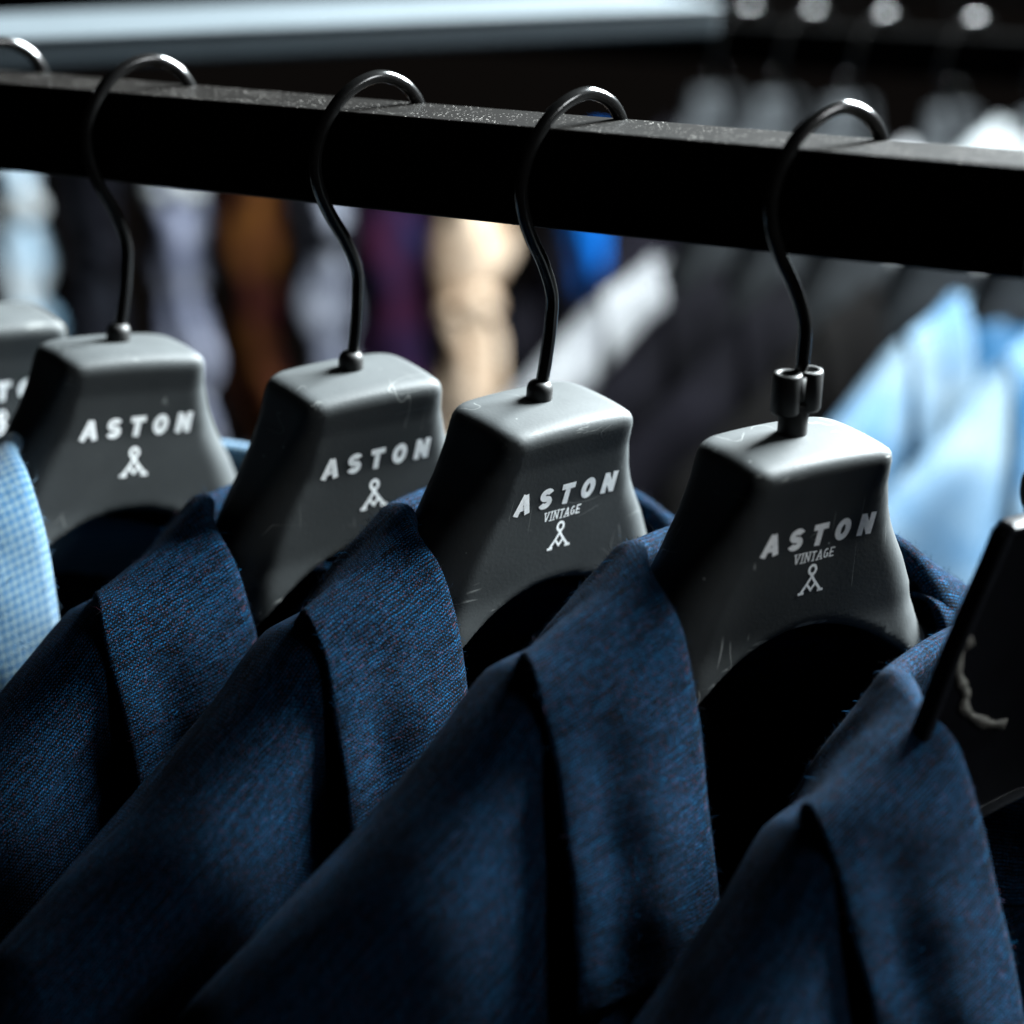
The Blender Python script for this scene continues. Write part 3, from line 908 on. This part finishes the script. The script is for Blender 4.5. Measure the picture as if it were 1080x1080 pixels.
# knotted scarves hanging at the left
sr = [(-1.25, .868), (-.55, 1.236)]
d = np.array(sr[1]) - np.array(sr[0]); L = np.linalg.norm(d); d /= L
tag(oriented_slab('scarf_rail', np.array(sr[0]), d, np.array([-d[1], d[0]]), 0, L, .02, -.255, -.235, DARKM), 'thin dark bar behind the near rail, holding the knotted scarves', 'bar')
def scarf(label, mat, x, y, knot_z, w, thick, wob_, seed, matk=None, beads=False, per=98.0):
    """a strip of cloth tied once: wide, pinched at the knot, wide again; local millimetres, z down from the bar"""
    w *= .86
    t = thing('scarf', label, 'scarf', 'knotted scarves behind the rail', Matrix.Translation((x, y, -.235)) @ Matrix.Rotation(math.radians(28), 4, 'Z'))
    rr = random.Random(seed); n = 90; seg = 28; knot_z += 55; lean = rr.uniform(-.07, .07)
    z = np.linspace(12, -330, n); V = []
    ph = [rr.uniform(0, 6.28) for _ in range(4)]
    for zz in z:
        p = (.46 + .54 * abs(math.sin(math.pi * (zz - knot_z) / per)) ** .62) if beads else 1 - .55 * math.exp(-((zz - knot_z) / 20) ** 2)
        cx = wob_ * math.sin(zz * .018 + ph[0]) * 8 + 3.5 * math.sin(zz * .047 + ph[3]) + lean * (zz - knot_z)
        p *= 1 + .14 * math.sin(zz * .031 + ph[1]) + .08 * math.sin(zz * .083 + ph[2])
        for k in range(seg):
            a = 2 * math.pi * k / seg
            f = 1 + .15 * math.sin(3 * a + ph[1] + zz * .02) + .12 * math.sin(5 * a + ph[2] - zz * .031)
            V.append((cx + w / 2 * p * f * math.cos(a), thick / 2 * (.6 + .4 * p) * f * math.sin(a), zz))
    F = grid_faces(n, seg, close_v=True); F.append(tuple(range(seg))); F.append(tuple((n - 1) * seg + k for k in range(seg)))
    mesh_obj('cloth', np.array(V), F, mat, t)
    parts = []
    for sx, s in ((-1, 1.0), (1, 1.15)):   # the two bows of the knot
        dz = sx * rr.uniform(2, 9)
        P = spline([(0, 4, knot_z), (sx * w * .14, 10, knot_z + 4 + dz), (sx * w * .25, 8, knot_z + 3 + dz), (sx * w * .30, 4, knot_z - 10 + dz)], 14)
        parts.append(tube(P, np.interp(np.arange(14), [0, 5, 11, 13], [7, 11 * s, 12 * s, 6]), 14))
    V, F = join(parts); mesh_obj('knot', V, F, matk or mat, t)
    return t
LAV = mat_cloth('lavender_cloth', (.22, .23, .29), (.07, .08, .13), 38)
RUST = mat_cloth('rust_cloth', (.055, .020, .003), (.016, .002, .003), 22)
SILVER = mat_cloth('pale_silver_cloth', (.20, .21, .25), (.05, .055, .08), 44)
PURP = mat_cloth('purple_navy_cloth', (.022, .004, .014), (.004, .006, .024), 16)
CREAM = mat_cloth('cream_cloth', (.44, .34, .255), (.22, .14, .085), 34)
AQUA = mat_cloth('pale_aqua_cloth', (.14, .24, .33), (.30, .33, .35), 20)
GREYK = mat_cloth('dim_grey_cloth', (.007, .008, .011), (.003, .003, .005), 16)
scarf('blurred pale blue scarf at the left edge below the rail', AQUA, -1.064, .93, -95, 60, 30, .5, 1, WHITE, True, 80.0)
scarf('dim dark grey scarf between the pale blue and the lavender one', GREYK, -1.00, .965, -140, 62, 30, .6, 2)
scarf('blurred lavender scarf with white knot left of the second hook', LAV, -.934, 1.002, -72, 70, 34, .4, 3, WHITE, True)
scarf('blurred rust orange scarf beside the lavender one', RUST, -.868, 1.03, -30, 62, 30, .5, 4)
scarf('blurred silver scarf with a pale top, behind the second hanger', SILVER, -.803, 1.06, -118, 74, 34, .3, 5, GREYK, True)
scarf('dark purple and navy scarf next to the cream one', PURP, -.742, 1.09, -60, 72, 34, .5, 6)
scarf('bright cream scarf tied in the middle, left of the sharpest hook', CREAM, -.687, 1.118, -178, 76, 36, .2, 7, None, True, 108.0)
scarf('saturated blue scarf peeking out behind the pale grey jacket', INK, -.592, 1.185, -40, 46, 26, .4, 8)

# ------------------------------------------------------------------ camera
F_PX = 2250.0
vp = np.array([-4170., -752., 2250.]); pp = math.atan2(752, 2250)
Xc = -vp / np.linalg.norm(vp); Zc = np.array([0, -math.cos(pp), -math.sin(pp)]); Yc = np.cross(Zc, Xc)
Rw = np.stack([Xc, Yc, Zc], 1)                     # camera(x right,y down,z forward) = Rw @ world
cam = bpy.data.objects.new('camera', bpy.data.cameras.new('camera')); COL.objects.link(cam)
cam.data.sensor_fit = 'HORIZONTAL'; cam.data.sensor_width = 24.0; cam.data.lens = 24.0 * F_PX / 1080
cam.data.clip_start = .02; cam.data.clip_end = 50
right, down, fwd = Rw[0], Rw[1], Rw[2]
m = Matrix.Identity(4)
for i in range(3):
    m[i][0] = right[i]; m[i][1] = -down[i]; m[i][2] = -fwd[i]
m[0][3], m[1][3], m[2][3] = .320015, -.562509, .093291
cam.matrix_world = m
cam.data.dof.use_dof = True; cam.data.dof.focus_distance = .660; cam.data.dof.aperture_fstop = 2.8
scene.camera = cam

# ------------------------------------------------------------------ light
def area(name, loc, aim, sx, sy, power, col):
    l = bpy.data.lights.new(name, 'AREA'); l.shape = 'RECTANGLE'; l.size = sx; l.size_y = sy; l.energy = power; l.color = col
    o = bpy.data.objects.new(name, l); COL.objects.link(o); o.location = loc
    o.rotation_euler = (Vector(aim) - Vector(loc)).to_track_quat('-Z', 'Y').to_euler()
    return o
area('window_light', (.56, 1.22, .86), (-.03, 0, -.1), .9, .7, 690, (.88, .97, 1))
area('side_light', (1.2, -.02, .48), (0, 0, -.15), .3, .4, 8.0, (.94, .98, 1))
#area('back_row_light', (-.2, 1.2, 1.6), (-.2, 1.1, -.2), 1.2, .8, 26, (.95, .98, 1))

w = bpy.data.worlds.new('World'); scene.world = w; w.use_nodes = True
w.node_tree.nodes['Background'].inputs[0].default_value = (.6, .5, .45, 1)
w.node_tree.nodes['Background'].inputs[1].default_value = .006
scene.view_settings.view_transform = 'Standard'; scene.view_settings.look = 'None'
scene.view_settings.exposure = 0; scene.view_settings.gamma = 1
scene.view_settings.use_curve_mapping = False
scene.cycles.max_bounces = 6
scene.cycles.use_denoising = True
